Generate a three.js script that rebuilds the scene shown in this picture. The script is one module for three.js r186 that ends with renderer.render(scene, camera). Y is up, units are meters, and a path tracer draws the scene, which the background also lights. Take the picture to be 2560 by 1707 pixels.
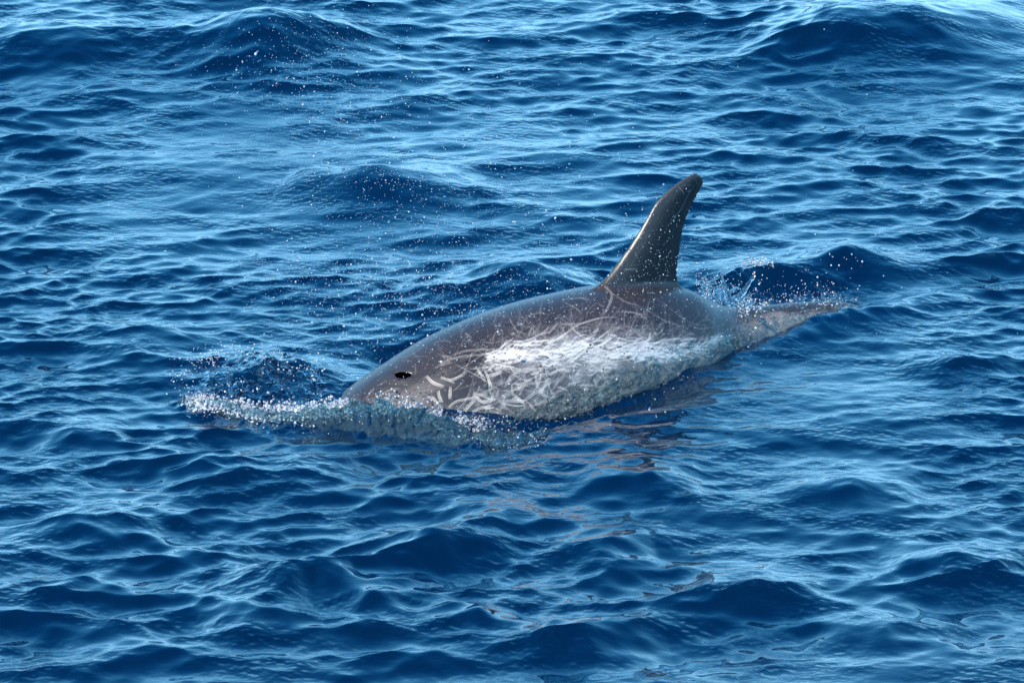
import * as THREE from 'three';

// ---------------------------------------------------------------- camera, sky, sun, exposure
const ELEV = 20 * Math.PI / 180, DIST = 20;
const scene = new THREE.Scene();
const TY = 1.408 / 20;
const camera = new THREE.PerspectiveCamera(2 * Math.atan(TY) * 180 / Math.PI, 1.5, 0.5, 6000);
camera.position.set(0, DIST * Math.sin(ELEV), DIST * Math.cos(ELEV));
camera.lookAt(0, 0, 0);
camera.focus = 19.7; camera.userData.fStop = 11;

const renderer = new THREE.WebGLRenderer({ antialias: true });
renderer.toneMapping = THREE.LinearToneMapping;
renderer.toneMappingExposure = 1.25;
renderer.shadowMap.enabled = true;

const SUN = new THREE.Vector3(-0.63, 0.62, 0.47).normalize();
{
  const w = 512, h = 256, d = new Float32Array(w * h * 4);
  const lerp = (a, b, t) => a + (b - a) * t;
  for (let j = 0; j < h; j++) for (let i = 0; i < w; i++) {
    const el = ((j + 0.5) / h - 0.5) * Math.PI, az = ((i + 0.5) / w - 0.5) * 2 * Math.PI;
    const s = Math.max(0, Math.sin(el));
    const air = (k) => Math.pow(1 - s, k);                           // air mass: pale low, deep blue overhead
    const dx = Math.cos(el) * Math.cos(az), dy = Math.sin(el), dz = Math.cos(el) * Math.sin(az);
    const c = dx * SUN.x + dy * SUN.y + dz * SUN.z;
    const glow = 1 + 0.5 * Math.pow(Math.max(0, c), 6);
    const k = (j * w + i) * 4;
d[k] = lerp(0.004, 0.62, air(3.3)) * glow; d[k + 1] = lerp(0.09, 1.24, air(1.7)) * glow; d[k + 2] = lerp(0.32, 1.8, air(1.15)) * glow; d[k + 3] = 1;
  }
  const sky = new THREE.DataTexture(d, w, h, THREE.RGBAFormat, THREE.FloatType);
  sky.mapping = THREE.EquirectangularReflectionMapping; sky.magFilter = THREE.LinearFilter; sky.needsUpdate = true;
  scene.background = sky; scene.environment = sky;
}
const sun = new THREE.DirectionalLight(0xfff2e0, 5);
sun.position.copy(SUN).multiplyScalar(30);
sun.castShadow = true;
Object.assign(sun.shadow.camera, { left: -6, right: 6, top: 6, bottom: -6, near: 1, far: 80 });
sun.shadow.mapSize.set(4096, 4096);
scene.add(sun); scene.add(sun.target);

// ---------------------------------------------------------------- helpers
let seedState = 20240611;
function rnd() { seedState = (seedState + 0x6d2b79f5) | 0; let t = Math.imul(seedState ^ (seedState >>> 15), 1 | seedState); t = (t + Math.imul(t ^ (t >>> 7), 61 | t)) ^ t; return ((t ^ (t >>> 14)) >>> 0) / 4294967296; }
const gauss = () => Math.sqrt(-2 * Math.log(rnd() + 1e-9)) * Math.cos(6.2831853 * rnd());
const clamp = (x, a = 0, b = 1) => Math.min(b, Math.max(a, x));
const smooth = (a, b, x) => { const t = clamp((x - a) / (b - a)); return t * t * (3 - 2 * t); };
function hash(x, y, z) { let h = Math.imul(x, 374761393) ^ Math.imul(y, 668265263) ^ Math.imul(z, 2147483647 - 1234567); h = Math.imul(h ^ (h >>> 13), 1274126177); return ((h ^ (h >>> 16)) >>> 0) / 4294967296; }
function noise(x, y, z = 0) {                                        // value noise, -1 to 1
  const X = Math.floor(x), Y = Math.floor(y), Z = Math.floor(z); x -= X; y -= Y; z -= Z;
  const u = x * x * x * (x * (x * 6 - 15) + 10), v = y * y * y * (y * (y * 6 - 15) + 10), w = z * z * z * (z * (z * 6 - 15) + 10);
  const l = (a, b, t) => a + (b - a) * t;
  return 2 * l(l(l(hash(X, Y, Z), hash(X + 1, Y, Z), u), l(hash(X, Y + 1, Z), hash(X + 1, Y + 1, Z), u), v),
    l(l(hash(X, Y, Z + 1), hash(X + 1, Y, Z + 1), u), l(hash(X, Y + 1, Z + 1), hash(X + 1, Y + 1, Z + 1), u), v), w) - 1;
}
function table(rows) {                                               // smooth interpolation through rows [x, a, b, ...]
  return (x) => {
    const n = rows.length;
    if (x <= rows[0][0]) return rows[0].slice(1);
    if (x >= rows[n - 1][0]) return rows[n - 1].slice(1);
    let i = 0; while (rows[i + 1][0] < x) i++;
    const p0 = rows[Math.max(0, i - 1)], p1 = rows[i], p2 = rows[i + 1], p3 = rows[Math.min(n - 1, i + 2)], h = p2[0] - p1[0], t = (x - p1[0]) / h;
    return p1.slice(1).map((_, k) => {
      k++;
      const m1 = p2[0] > p0[0] ? (p2[k] - p0[k]) / (p2[0] - p0[0]) * h : 0, m2 = p3[0] > p1[0] ? (p3[k] - p1[k]) / (p3[0] - p1[0]) * h : 0;
      const t2 = t * t, t3 = t2 * t;
      return (2 * t3 - 3 * t2 + 1) * p1[k] + (t3 - 2 * t2 + t) * m1 + (-2 * t3 + 3 * t2) * p2[k] + (t3 - t2) * m2;
    });
  };
}
// where the sight line through a spot of the photograph (2560 x 1707) crosses the level y: world [x, z]
const SE = Math.sin(ELEV), CE = Math.cos(ELEV);
function sight(u, v) {
  const a = (u - 1280) / 853.5 * TY, b = (853.5 - v) / 853.5 * TY;
  return [a, -SE + b * CE, -CE - b * SE];
}
function level(u, v, y) { const d = sight(u, v), t = (y - DIST * SE) / d[1]; return [d[0] * t, DIST * CE + d[2] * t]; }
function tag(o, label, category, extra = {}) { o.userData = { label, category, ...extra }; return o; }

// ---------------------------------------------------------------- the dolphin's place (used by the water too)
const YAW = 27 * Math.PI / 180, DO = [0.5, 0.13], cY = Math.cos(YAW), sY = Math.sin(YAW);
const toLocal = (x, z) => [(x - DO[0]) * cY - (z - DO[1]) * sY, (x - DO[0]) * sY + (z - DO[1]) * cY];
const toWorld = (t, l) => [DO[0] + t * cY + l * sY, DO[1] - t * sY + l * cY];
// along the body: [x, height of the back, height of the belly, half width]
const BODY = table([
  [-1.60, -0.34, -0.36, 0.01], [-1.57, -0.24, -0.44, 0.09], [-1.50, -0.135, -0.47, 0.155], [-1.40, -0.055, -0.50, 0.20], [-1.294, 0.012, -0.51, 0.235], [-1.241, 0.047, -0.52, 0.25], [-1.135, 0.1, -0.54, 0.275],
  [-1.063, 0.132, -0.55, 0.285], [-0.974, 0.171, -0.56, 0.3], [-0.885, 0.204, -0.57, 0.315], [-0.705, 0.25, -0.57, 0.335], [-0.525, 0.281, -0.56, 0.345], [-0.343, 0.296, -0.54, 0.34],
  [-0.15, 0.302, -0.51, 0.33], [0.05, 0.288, -0.47, 0.3], [0.249, 0.232, -0.42, 0.255], [0.363, 0.165, -0.39, 0.22], [0.459, 0.118, -0.36, 0.195], [0.6, 0.1, -0.32, 0.16], [0.8, 0.085, -0.26, 0.12],
  [1.0, 0.056, -0.2, 0.09], [1.2, -0.03, -0.19, 0.065], [1.4, -0.1, -0.19, 0.05], [1.55, -0.12, -0.19, 0.045], [1.6, -0.15, -0.17, 0.01]]);

// ---------------------------------------------------------------- the sea
// ridges and hollows raised by the animal and the larger single waves: crest in photo spots with its height, and its widths towards and away from the camera
const ridges = [];
function ridge(points, front, back) {
  const p = points.map(([u, v, h]) => [...level(u, v, h), h]);
  ridges.push({ p, front, back, box: [Math.min(...p.map((q) => q[0])) - 4 * back, Math.max(...p.map((q) => q[0])) + 4 * back, Math.min(...p.map((q) => q[1])) - 4 * back, Math.max(...p.map((q) => q[1])) + 4 * front] });
}
function hollow(points, w) {                                         // points in the dolphin's own [along, across, depth]
  const p = points.map(([t, l, h]) => [...toWorld(t, l), h]);
  ridges.push({ p, front: w, back: w, box: [Math.min(...p.map((q) => q[0])) - 4 * w, Math.max(...p.map((q) => q[0])) + 4 * w, Math.min(...p.map((q) => q[1])) - 4 * w, Math.max(...p.map((q) => q[1])) + 4 * w] });
}
const BOW = [[430, 990, 0.0], [520, 994, 0.025], [640, 1020, 0.035], [760, 1022, 0.055], [860, 1010, 0.08], [960, 1002, 0.11], [1040, 1014, 0.105], [1120, 1036, 0.085], [1190, 1060, 0.065], [1260, 1078, 0.045], [1340, 1078, 0.02], [1430, 1062, 0]];
ridge(BOW.map(([u, v, h]) => [u, v + h * 230, h * 0.4]), 0.10, 0.10);
ridge([[520, 985, 0.0], [570, 950, 0.04], [625, 915, 0.07], [680, 885, 0.085], [740, 898, 0.07], [800, 925, 0.04], [860, 950, 0.0]], 0.12, 0.14);
ridge([[1840, 720, 0.0], [1870, 670, 0.06], [1920, 648, 0.09], [1980, 655, 0.08], [2050, 640, 0.08], [2110, 612, 0.11], [2150, 628, 0.085], [2210, 665, 0.04], [2300, 700, 0.0]], 0.16, 0.2);
ridge([[-60, 85, 0.08], [60, 65, 0.14], [190, 50, 0.17], [300, 70, 0.12], [400, 100, 0.04], [450, 110, 0]], 0.36, 0.4);
ridge([[420, 105, 0.0], [500, 70, 0.1], [600, 26, 0.21], [680, 20, 0.23], [760, 40, 0.18], [860, 90, 0.1], [960, 125, 0.04], [1000, 135, 0]], 0.42, 0.4);
ridge([[1850, 95, 0.0], [1960, 55, 0.09], [2100, 10, 0.18], [2300, 0, 0.17], [2450, 30, 0.08], [2600, 70, 0]], 0.42, 0.45);
ridge([[700, 462, 0.0], [800, 436, 0.06], [900, 414, 0.11], [970, 410, 0.12], [1060, 424, 0.08], [1160, 440, 0.04], [1220, 445, 0]], 0.24, 0.2);
ridge([[1000, 715, 0.0], [1120, 690, 0.06], [1250, 655, 0.11], [1300, 650, 0.13], [1360, 668, 0.11], [1450, 690, 0.05], [1520, 700, 0]], 0.2, 0.2);
ridge([[1040, 1545, 0.0], [1130, 1522, 0.04], [1200, 1512, 0.06], [1260, 1528, 0.04], [1320, 1540, 0]], 0.1, 0.1);
// the clearest single wavelets of the foreground: left end, crest and right end of each
for (const [u0, v0, u1, v1, u2, v2, h] of [[80, 1395, 215, 1318, 400, 1302, 0.055], [380, 1215, 500, 1145, 640, 1165, 0.055], [560, 1190, 740, 1148, 900, 1180, 0.05], [560, 1490, 720, 1440, 900, 1448, 0.06], [800, 1480, 930, 1448, 1120, 1456, 0.07],
  [500, 1560, 620, 1522, 800, 1545, 0.06], [1420, 1215, 1640, 1172, 1760, 1215, 0.07], [1080, 1290, 1230, 1262, 1380, 1300, 0.055], [900, 1370, 1090, 1335, 1300, 1362, 0.07], [1380, 1360, 1520, 1335, 1640, 1362, 0.06], [1950, 1250, 2140, 1205, 2330, 1245, 0.06], [2200, 1395, 2390, 1368, 2560, 1410, 0.075], [1700, 1480, 1890, 1440, 2060, 1475, 0.06],
  [2000, 1580, 2220, 1545, 2420, 1590, 0.065], [60, 1090, 180, 1052, 330, 1085, 0.06], [1300, 1610, 1480, 1570, 1680, 1605, 0.06], [180, 880, 330, 852, 480, 880, 0.045], [2240, 920, 2380, 890, 2540, 915, 0.05]])
  ridge([[u0, v0, 0], [(u0 + u1) / 2, (v0 + v1) / 2 - 6, h * 0.55], [u1, v1, h], [(u1 + u2) / 2, (v1 + v2) / 2 - 4, h * 0.6], [u2, v2, 0]], 0.15, 0.2);
hollow([[-1.15, 0.5, 0], [-0.95, 0.44, -0.07], [-0.7, 0.43, -0.11], [-0.4, 0.42, -0.1], [-0.1, 0.4, -0.05], [0.1, 0.4, 0]], 0.12);
hollow([[-1.2, -0.28, 0], [-0.9, -0.38, -0.05], [-0.4, -0.42, -0.06], [0.2, -0.35, -0.04], [0.5, -0.25, 0]], 0.12);
hollow([[0.0, 0.38, 0], [0.2, 0.32, 0.01], [0.45, 0.25, 0.02], [0.7, 0.15, 0.04], [1.0, 0.05, 0.05], [1.25, 0.02, 0.045], [1.5, 0.0, 0.02], [1.7, 0, 0]], 0.1);
function ridgeHeight(x, z) {
  let y = 0;
  for (const r of ridges) {
    if (x < r.box[0] || x > r.box[1] || z < r.box[2] || z > r.box[3]) continue;
    let sw = 0, best = 0;
    for (let i = 0; i + 1 < r.p.length; i++) {
      const a = r.p[i], b = r.p[i + 1], dx = b[0] - a[0], dz = b[1] - a[1], L2 = dx * dx + dz * dz;
      const t = clamp(((x - a[0]) * dx + (z - a[1]) * dz) / L2), ex = x - a[0] - dx * t, ez = z - a[1] - dz * t;
      const side = ex * -dz + ez * dx > 0 === dx > 0 ? r.front : r.back, d2 = (ex * ex + ez * ez) / (side * side);
      const w = Math.exp(-d2 * 3), g = (a[2] + (b[2] - a[2]) * t) * Math.exp(-d2);
      sw += w; best += w * g;
    }
    if (sw > 1e-12) y += best / sw;
  }
  return y;
}
// how churned the water is, 0 to 1: along the body and where it breaks
const churnLine = [];
for (const [u, v, w] of [[470, 985, 0.06], [560, 1000, 0.08], [650, 1020, 0.09], [740, 1030, 0.09], [830, 1020, 0.1], [920, 1030, 0.12], [1010, 1040, 0.12], [1100, 1060, 0.1], [1200, 1075, 0.1], [600, 950, 0.14], [640, 910, 0.12], [700, 890, 0.1],
  [1300, 1060, 0.08], [1400, 1035, 0.09], [1500, 1000, 0.1], [1600, 950, 0.1], [1700, 900, 0.1], [1800, 850, 0.1], [1900, 810, 0.1], [2000, 780, 0.1], [2080, 760, 0.08], [1840, 740, 0.12], [1870, 700, 0.07], [1960, 750, 0.1], [2080, 735, 0.1]]) churnLine.push([...level(u, v, 0.03), w]);
function churn(x, z) {
  let m = 0;
  for (const [a, b, w] of churnLine) { const d = ((x - a) ** 2 + (z - b) ** 2 * 0.5) / (w * w); if (d < 6) m = Math.max(m, Math.exp(-d)); }
  return m;
}
// wave trains: [kx, kz, amplitude, phase, wavelength, steepening]
const trains = [];
{
  const N = 190, runs = [1.38, 1.38, 1.38, 1.75, 1.0];               // the runs of the waves, radians from +x towards +z
  for (let i = 0; i < N; i++) {
    const f = (i + rnd()) / N, L = 0.036 * Math.pow(3.0 / 0.036, f), k = 2 * Math.PI / L;
    const spread = L > 0.9 ? 0.25 : L > 0.25 ? 0.3 : 0.46;
    const th = runs[(rnd() * 5) | 0] + gauss() * spread;
    const shape = smooth(0.015, 0.09, L) * (1 - 0.72 * smooth(0.6, 1.6, L)) * (0.85 + 0.5 * Math.exp(-((Math.log(L / 0.24)) ** 2) / 0.8) + 0.55 * Math.exp(-((Math.log(L / 0.1)) ** 2) / 0.4));
    const slope = 0.172 * shape * Math.sqrt(2 / N) * (0.6 + 0.8 * rnd());
    trains.push([Math.cos(th) * k, Math.sin(th) * k, slope / k, rnd() * 6.2831853, L]);
  }
}
function axis(lo, hi, step, zones, grow, reach) {                    // fine in the middle, growing towards the horizon
  const a = [lo]; let x = lo;
  while (x < hi) { let s = step; for (const [p, q, r] of zones) if (x > p && x < q) s = r; x += s; a.push(x); }
  const right = [], left = []; let s = step; x = a[a.length - 1];
  while (x < reach) { s *= grow; x += s; right.push(x); }
  s = step; x = lo; while (x > -reach) { s *= grow; x -= s; left.push(x); }
  return [...left.reverse(), ...a, ...right];
}
const seaGeometry = (() => {
  const xs = axis(-3.3, 3.3, 0.0095, [[-1.5, 1.6, 0.0065]], 1.16, 2600), zs = axis(-6.6, 3.9, 0.0145, [[-0.8, 1.5, 0.0085]], 1.16, 2600);
  const nx = xs.length, nz = zs.length, T = trains.length, pos = new Float32Array(nx * nz * 3), uv = new Float32Array(nx * nz * 2);
  const gap = (a, i) => Math.max(i ? a[i] - a[i - 1] : 0, i + 1 < a.length ? a[i + 1] - a[i] : 0);
  const cx = new Float32Array(nx * T), sx = new Float32Array(nx * T), cz = new Float32Array(T), sz = new Float32Array(T);
  for (let i = 0; i < nx; i++) for (let t = 0; t < T; t++) { const g = 1 - smooth(0.12, 0.3, gap(xs, i) / trains[t][4]); cx[i * T + t] = Math.cos(trains[t][0] * xs[i]) * g; sx[i * T + t] = Math.sin(trains[t][0] * xs[i]) * g; }
  const short = trains.map((w) => (w[4] < 0.8 ? 1 : 0)), amp = trains.map((w) => w[2]), ux = trains.map((w) => w[0] / Math.hypot(w[0], w[1])), uz = trains.map((w) => w[1] / Math.hypot(w[0], w[1]));
  for (let j = 0; j < nz; j++) {
    const z = zs[j], gz = gap(zs, j);
    for (let t = 0; t < T; t++) { const g = (1 - smooth(0.12, 0.3, gz / trains[t][4])) * amp[t], p = trains[t][1] * z + trains[t][3]; cz[t] = Math.cos(p) * g; sz[t] = Math.sin(p) * g; }
    for (let i = 0; i < nx; i++) {
      const x = xs[i], near = Math.abs(x) < 8 && Math.abs(z) < 14;
      let y = 0, dx = 0, dz = 0;
      const rough = near ? clamp(0.95 + 0.75 * noise(x * 0.8 + 3, z * 0.45 + 9) + 0.35 * noise(x * 2.3, z * 1.4 + 40), 0.4, 1.75) : 1;
      const o = i * T;
      for (let t = 0; t < T; t++) {
        const c = cx[o + t] * cz[t] - sx[o + t] * sz[t], s = sx[o + t] * cz[t] + cx[o + t] * sz[t], m = short[t] ? rough : 1;
        y += c * m; dx -= s * m * ux[t]; dz -= s * m * uz[t];
      }
      const calm = near ? 1 - 0.55 * Math.exp(-(((x - 0.3) / 1.5) ** 2) - (((z - 0.55) / 0.9) ** 2)) : 1;   // the animal's slick damps the chop
      y *= calm; dx *= calm; dz *= calm;
      if (near) {
        y += ridgeHeight(x, z);
        const c = churn(x, z);
        if (c > 0.02) y += c * (0.016 * noise(x * 14, z * 11, 5) + 0.011 * noise(x * 31, z * 26, 1) + 0.006 * noise(x * 66, z * 55, 2));
      }
      const k = (j * nx + i) * 3;
      uv[(j * nx + i) * 2] = x / 0.9; uv[(j * nx + i) * 2 + 1] = -z / 0.9;
      pos[k] = x + dx * 1.15; pos[k + 1] = y; pos[k + 2] = z + dz * 1.15;
    }
  }
  const index = new Uint32Array((nx - 1) * (nz - 1) * 6);
  let q = 0;
  for (let j = 0; j + 1 < nz; j++) for (let i = 0; i + 1 < nx; i++) { const a = j * nx + i, b = a + nx; index[q++] = a; index[q++] = b; index[q++] = a + 1; index[q++] = a + 1; index[q++] = b; index[q++] = b + 1; }
  const g = new THREE.BufferGeometry();
  g.setAttribute('position', new THREE.BufferAttribute(pos, 3)); g.setAttribute('uv', new THREE.BufferAttribute(uv, 2)); g.setIndex(new THREE.BufferAttribute(index, 1)); g.computeVertexNormals();
  console.log('sea', nx, nz, index.length / 3);
  return g;
})();
function seaPoint(x, z) {                                            // the water's surface where its undisturbed spot is x, z
  let y = 0, dx = 0, dz = 0;
  const rough = clamp(0.95 + 0.75 * noise(x * 0.8 + 3, z * 0.45 + 9) + 0.35 * noise(x * 2.3, z * 1.4 + 40), 0.4, 1.75);
  for (const [kx, kz, a, p, L] of trains) { const q = kx * x + kz * z + p, m = a * (L < 0.8 ? rough : 1), k = Math.hypot(kx, kz), sn = Math.sin(q) * m; y += Math.cos(q) * m; dx -= sn * kx / k; dz -= sn * kz / k; }
  const calm = 1 - 0.55 * Math.exp(-(((x - 0.3) / 1.5) ** 2) - (((z - 0.55) / 0.9) ** 2));
  return [x + dx * calm * 1.15, y * calm + ridgeHeight(x, z), z + dz * calm * 1.15];
}
function seaY(x, z) { let a = x, b = z, p; for (let i = 0; i < 3; i++) { p = seaPoint(a, b); a += x - p[0]; b += z - p[2]; } return p[1]; }
const rippleTexture = (() => {                                        // capillary ripples, one tile per 0.9 m
  const n = 512, h = new Float32Array(n * n), waves = [];
  for (let i = 0; i < 70; i++) { const L = 0.016 + 0.035 * rnd(), th = 1.4 + gauss() * 0.65, k = 0.9 / L; waves.push([Math.round(Math.cos(th) * k), Math.round(Math.sin(th) * k), L * (0.5 + rnd()), rnd() * 6.2831853]); }
  let top = 0;
  for (let j = 0; j < n; j++) for (let i = 0; i < n; i++) { let y = 0; for (const [a, b, m, p] of waves) y += m * Math.cos(6.2831853 * (a * i + b * j) / n + p); y *= 0.6 + 0.4 * Math.sin(6.2831853 * (i + j) / n + 2 * Math.cos(6.2831853 * j / n)); h[j * n + i] = y; top = Math.max(top, Math.abs(y)); }
  const d = new Uint8Array(n * n * 4);
  for (let i = 0; i < n * n; i++) { d[i * 4] = d[i * 4 + 1] = d[i * 4 + 2] = 127.5 + 127 * h[i] / top; d[i * 4 + 3] = 255; }
  const t = new THREE.DataTexture(d, n, n); t.wrapS = t.wrapT = THREE.RepeatWrapping; t.magFilter = THREE.LinearFilter; t.needsUpdate = true;
  return t;
})();
const seaMaterial = new THREE.MeshPhysicalMaterial({
  color: new THREE.Color().setRGB(0.001, 0.07, 0.24), roughness: 0.035, metalness: 0, ior: 1.36,
  transmission: 0.86, thickness: 1, attenuationColor: new THREE.Color().setRGB(0.3, 0.62, 0.7), attenuationDistance: 0.25, clearcoat: 1, clearcoatRoughness: 0.02, bumpMap: rippleTexture, bumpScale: 0.008,
});
const sea = new THREE.Mesh(seaGeometry, seaMaterial);
sea.name = 'sea'; sea.receiveShadow = true; sea.castShadow = true;
tag(sea, 'deep blue choppy open sea around the dolphin', 'sea', { kind: 'structure' });
scene.add(sea);

{
  const backing = new THREE.Mesh(new THREE.PlaneGeometry(6000, 6000).rotateX(-Math.PI / 2), new THREE.MeshStandardMaterial({ color: new THREE.Color().setRGB(0.05, 0.06, 0.06), roughness: 1 }));  // unseen plane added so the background does not shine up through the water
  backing.name = 'sea_backing'; backing.position.y = -14; backing.receiveShadow = true;
  tag(backing, 'unseen dark backing plane added far below the waves', 'sea_backing', { kind: 'structure' });
  scene.add(backing);
}

// ---------------------------------------------------------------- the dolphin
// meshing of a distance field: one vertex per cell that the surface crosses, then drawn onto the surface
function meshField(f, lo, hi, cell, draws = 3) {
  const n = [0, 1, 2].map((k) => Math.ceil((hi[k] - lo[k]) / cell) + 1), [NX, NY, NZ] = n;
  const F = new Float32Array(NX * NY * NZ), at = (i, j, k) => (k * NY + j) * NX + i;
  for (let k = 0; k < NZ; k++) for (let j = 0; j < NY; j++) for (let i = 0; i < NX; i++) F[at(i, j, k)] = f(lo[0] + i * cell, lo[1] + j * cell, lo[2] + k * cell);
  const id = new Int32Array(NX * NY * NZ).fill(-1), P = [], I = [];
  const C = [[0, 0, 0], [1, 0, 0], [0, 1, 0], [1, 1, 0], [0, 0, 1], [1, 0, 1], [0, 1, 1], [1, 1, 1]], E = [[0, 1], [2, 3], [4, 5], [6, 7], [0, 2], [1, 3], [4, 6], [5, 7], [0, 4], [1, 5], [2, 6], [3, 7]];
  const v = new Float32Array(8);
  for (let k = 0; k + 1 < NZ; k++) for (let j = 0; j + 1 < NY; j++) for (let i = 0; i + 1 < NX; i++) {
    let s = 0;
    for (let c = 0; c < 8; c++) { v[c] = F[at(i + C[c][0], j + C[c][1], k + C[c][2])]; if (v[c] < 0) s++; }
    if (s === 0 || s === 8) continue;
    let x = 0, y = 0, z = 0, m = 0;
    for (const [a, b] of E) if (v[a] < 0 !== v[b] < 0) { const t = v[a] / (v[a] - v[b]); x += C[a][0] + (C[b][0] - C[a][0]) * t; y += C[a][1] + (C[b][1] - C[a][1]) * t; z += C[a][2] + (C[b][2] - C[a][2]) * t; m++; }
    id[at(i, j, k)] = P.length / 3; P.push(lo[0] + (i + x / m) * cell, lo[1] + (j + y / m) * cell, lo[2] + (k + z / m) * cell);
  }
  const quad = (a, b, c, d, flip) => { if (a < 0 || b < 0 || c < 0 || d < 0) return; if (flip) I.push(a, c, b, a, d, c); else I.push(a, b, c, a, c, d); };
  for (let k = 1; k + 1 < NZ; k++) for (let j = 1; j + 1 < NY; j++) for (let i = 1; i + 1 < NX; i++) {
    const a = F[at(i, j, k)] < 0;
    if (a !== F[at(i + 1, j, k)] < 0) quad(id[at(i, j - 1, k - 1)], id[at(i, j, k - 1)], id[at(i, j, k)], id[at(i, j - 1, k)], !a);
    if (a !== F[at(i, j + 1, k)] < 0) quad(id[at(i - 1, j, k - 1)], id[at(i - 1, j, k)], id[at(i, j, k)], id[at(i, j, k - 1)], !a);
    if (a !== F[at(i, j, k + 1)] < 0) quad(id[at(i - 1, j - 1, k)], id[at(i, j - 1, k)], id[at(i, j, k)], id[at(i - 1, j, k)], !a);
  }
  const N = new Float32Array(P.length), e = cell * 0.35;
  for (let q = 0; q < P.length; q += 3) {
    for (let r = 0; r <= draws; r++) {
      const x = P[q], y = P[q + 1], z = P[q + 2];
      let gx = f(x + e, y, z) - f(x - e, y, z), gy = f(x, y + e, z) - f(x, y - e, z), gz = f(x, y, z + e) - f(x, y, z - e);
      const g = Math.hypot(gx, gy, gz) || 1; gx /= g; gy /= g; gz /= g;
      N[q] = gx; N[q + 1] = gy; N[q + 2] = gz;
      if (r < draws) { const d = clamp(f(x, y, z) / (g / (2 * e)), -cell * 0.5, cell * 0.5); P[q] -= gx * d; P[q + 1] -= gy * d; P[q + 2] -= gz * d; }
    }
  }
  return { P, N, I };
}
const smin = (a, b, k) => { const h = clamp(0.5 + 0.5 * (b - a) / k); return b + (a - b) * h - k * h * (1 - h); };
// dorsal fin: [height, leading edge, trailing edge, half thickness]
const FIN = table([[0.2, -0.33, 0.235, 0.052], [0.274, -0.235, 0.2, 0.046], [0.317, -0.163, 0.194, 0.042], [0.36, -0.112, 0.197, 0.039], [0.402, -0.072, 0.204, 0.036], [0.487, -0.001, 0.216, 0.031], [0.569, 0.057, 0.243, 0.026], [0.632, 0.1, 0.28, 0.022], [0.679, 0.163, 0.308, 0.018],
  [0.7, 0.2, 0.311, 0.016], [0.714, 0.23, 0.302, 0.014], [0.722, 0.254, 0.29, 0.011], [0.727, 0.268, 0.28, 0.008]]);
const bodyRows = []; for (let i = 0; i <= 1600; i++) bodyRows.push(BODY(-1.62 + i * 0.00205));
const finRows = []; for (let i = 0; i <= 300; i++) finRows.push(FIN(0.2 + i * 0.00175));
function dolphinField(x, y, z) {
  const i = clamp((x + 1.62) / 0.00205, 0, 1599.99), a0 = bodyRows[i | 0], a1 = bodyRows[(i | 0) + 1], f = i - (i | 0);
  const yT = a0[0] + (a1[0] - a0[0]) * f, yB = a0[1] + (a1[1] - a0[1]) * f, a = Math.max(0.006, a0[2] + (a1[2] - a0[2]) * f);
  const b = Math.max(0.006, (yT - yB) / 2), c = (yT + yB) / 2 , m = Math.min(a, b);
  const n = 2.0, qy = Math.abs(y - c) / b, qz = Math.abs(z) / a;
  let d = (Math.pow(Math.pow(qy, n) + Math.pow(qz, n), 1 / n) - 1) * m;
  if (Math.abs(x) > 1.59) d = Math.max(d, Math.abs(x) - 1.6);
  if (y > 0.12 && x > -0.6 && x < 0.5) {
    const h = clamp((y - 0.2) / 0.00175, 0, 299.99), g0 = finRows[h | 0], g1 = finRows[(h | 0) + 1], t = h - (h | 0);
    const le = g0[0] + (g1[0] - g0[0]) * t, te = g0[1] + (g1[1] - g0[1]) * t, th = g0[2] + (g1[2] - g0[2]) * t;
    const w = te - le, s = (x - le) / w, sc = clamp(s);
    const prof = 1.9 * (1.4845 * Math.sqrt(sc) * 0.62 - 0.35 * sc - 0.9 * sc * sc + 0.35 * sc * sc * sc) * 1.0;
    const half = 1.35 * th * Math.max(0, Math.min(prof, 1.35));
    let e;
    if (s < 0) e = Math.hypot(le - x, z) * 0.8 - 0.001; else if (s > 1) e = Math.hypot(x - te, Math.max(0, Math.abs(z) - 0.0045)) - 0.001; else e = (Math.abs(z) - Math.max(half, 0.0055 * smooth(0, 0.08, s))) * 0.85;
    if (y > 0.722) e = Math.max(e, y - 0.7275);
    d = smin(d, e, 0.022);
  }
  if (x > -1.3 && x < -0.8 && z > 0) {                               // the blowhole: a lidded opening in the crown of the head
    const p = BLOW, dx = x - p[0], dy = y - p[1], dz = z - p[2];
    const s = dx * p[3] + dy * p[4] + dz * p[5], r = dx * p[6] + dy * p[7] + dz * p[8], q = dx * p[9] + dy * p[10] + dz * p[11];   // along, down the flank, out of the skin
    const lid = 0.0015 * Math.exp(-((s / 0.05) ** 2) - (((r + 0.014) / 0.012) ** 2)) + 0.004 * Math.exp(-((s / 0.06) ** 2) - (((r - 0.035) / 0.02) ** 2));
    d -= lid;
    const bowl = (Math.hypot(s / 0.034, (r - 0.006 - 0.01 * (1 - (s / 0.034) ** 2)) / 0.0155, q / 0.06) - 1) * 0.0155;
    d = -smin(-d, bowl, 0.005);
  }
  return d;
}
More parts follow.
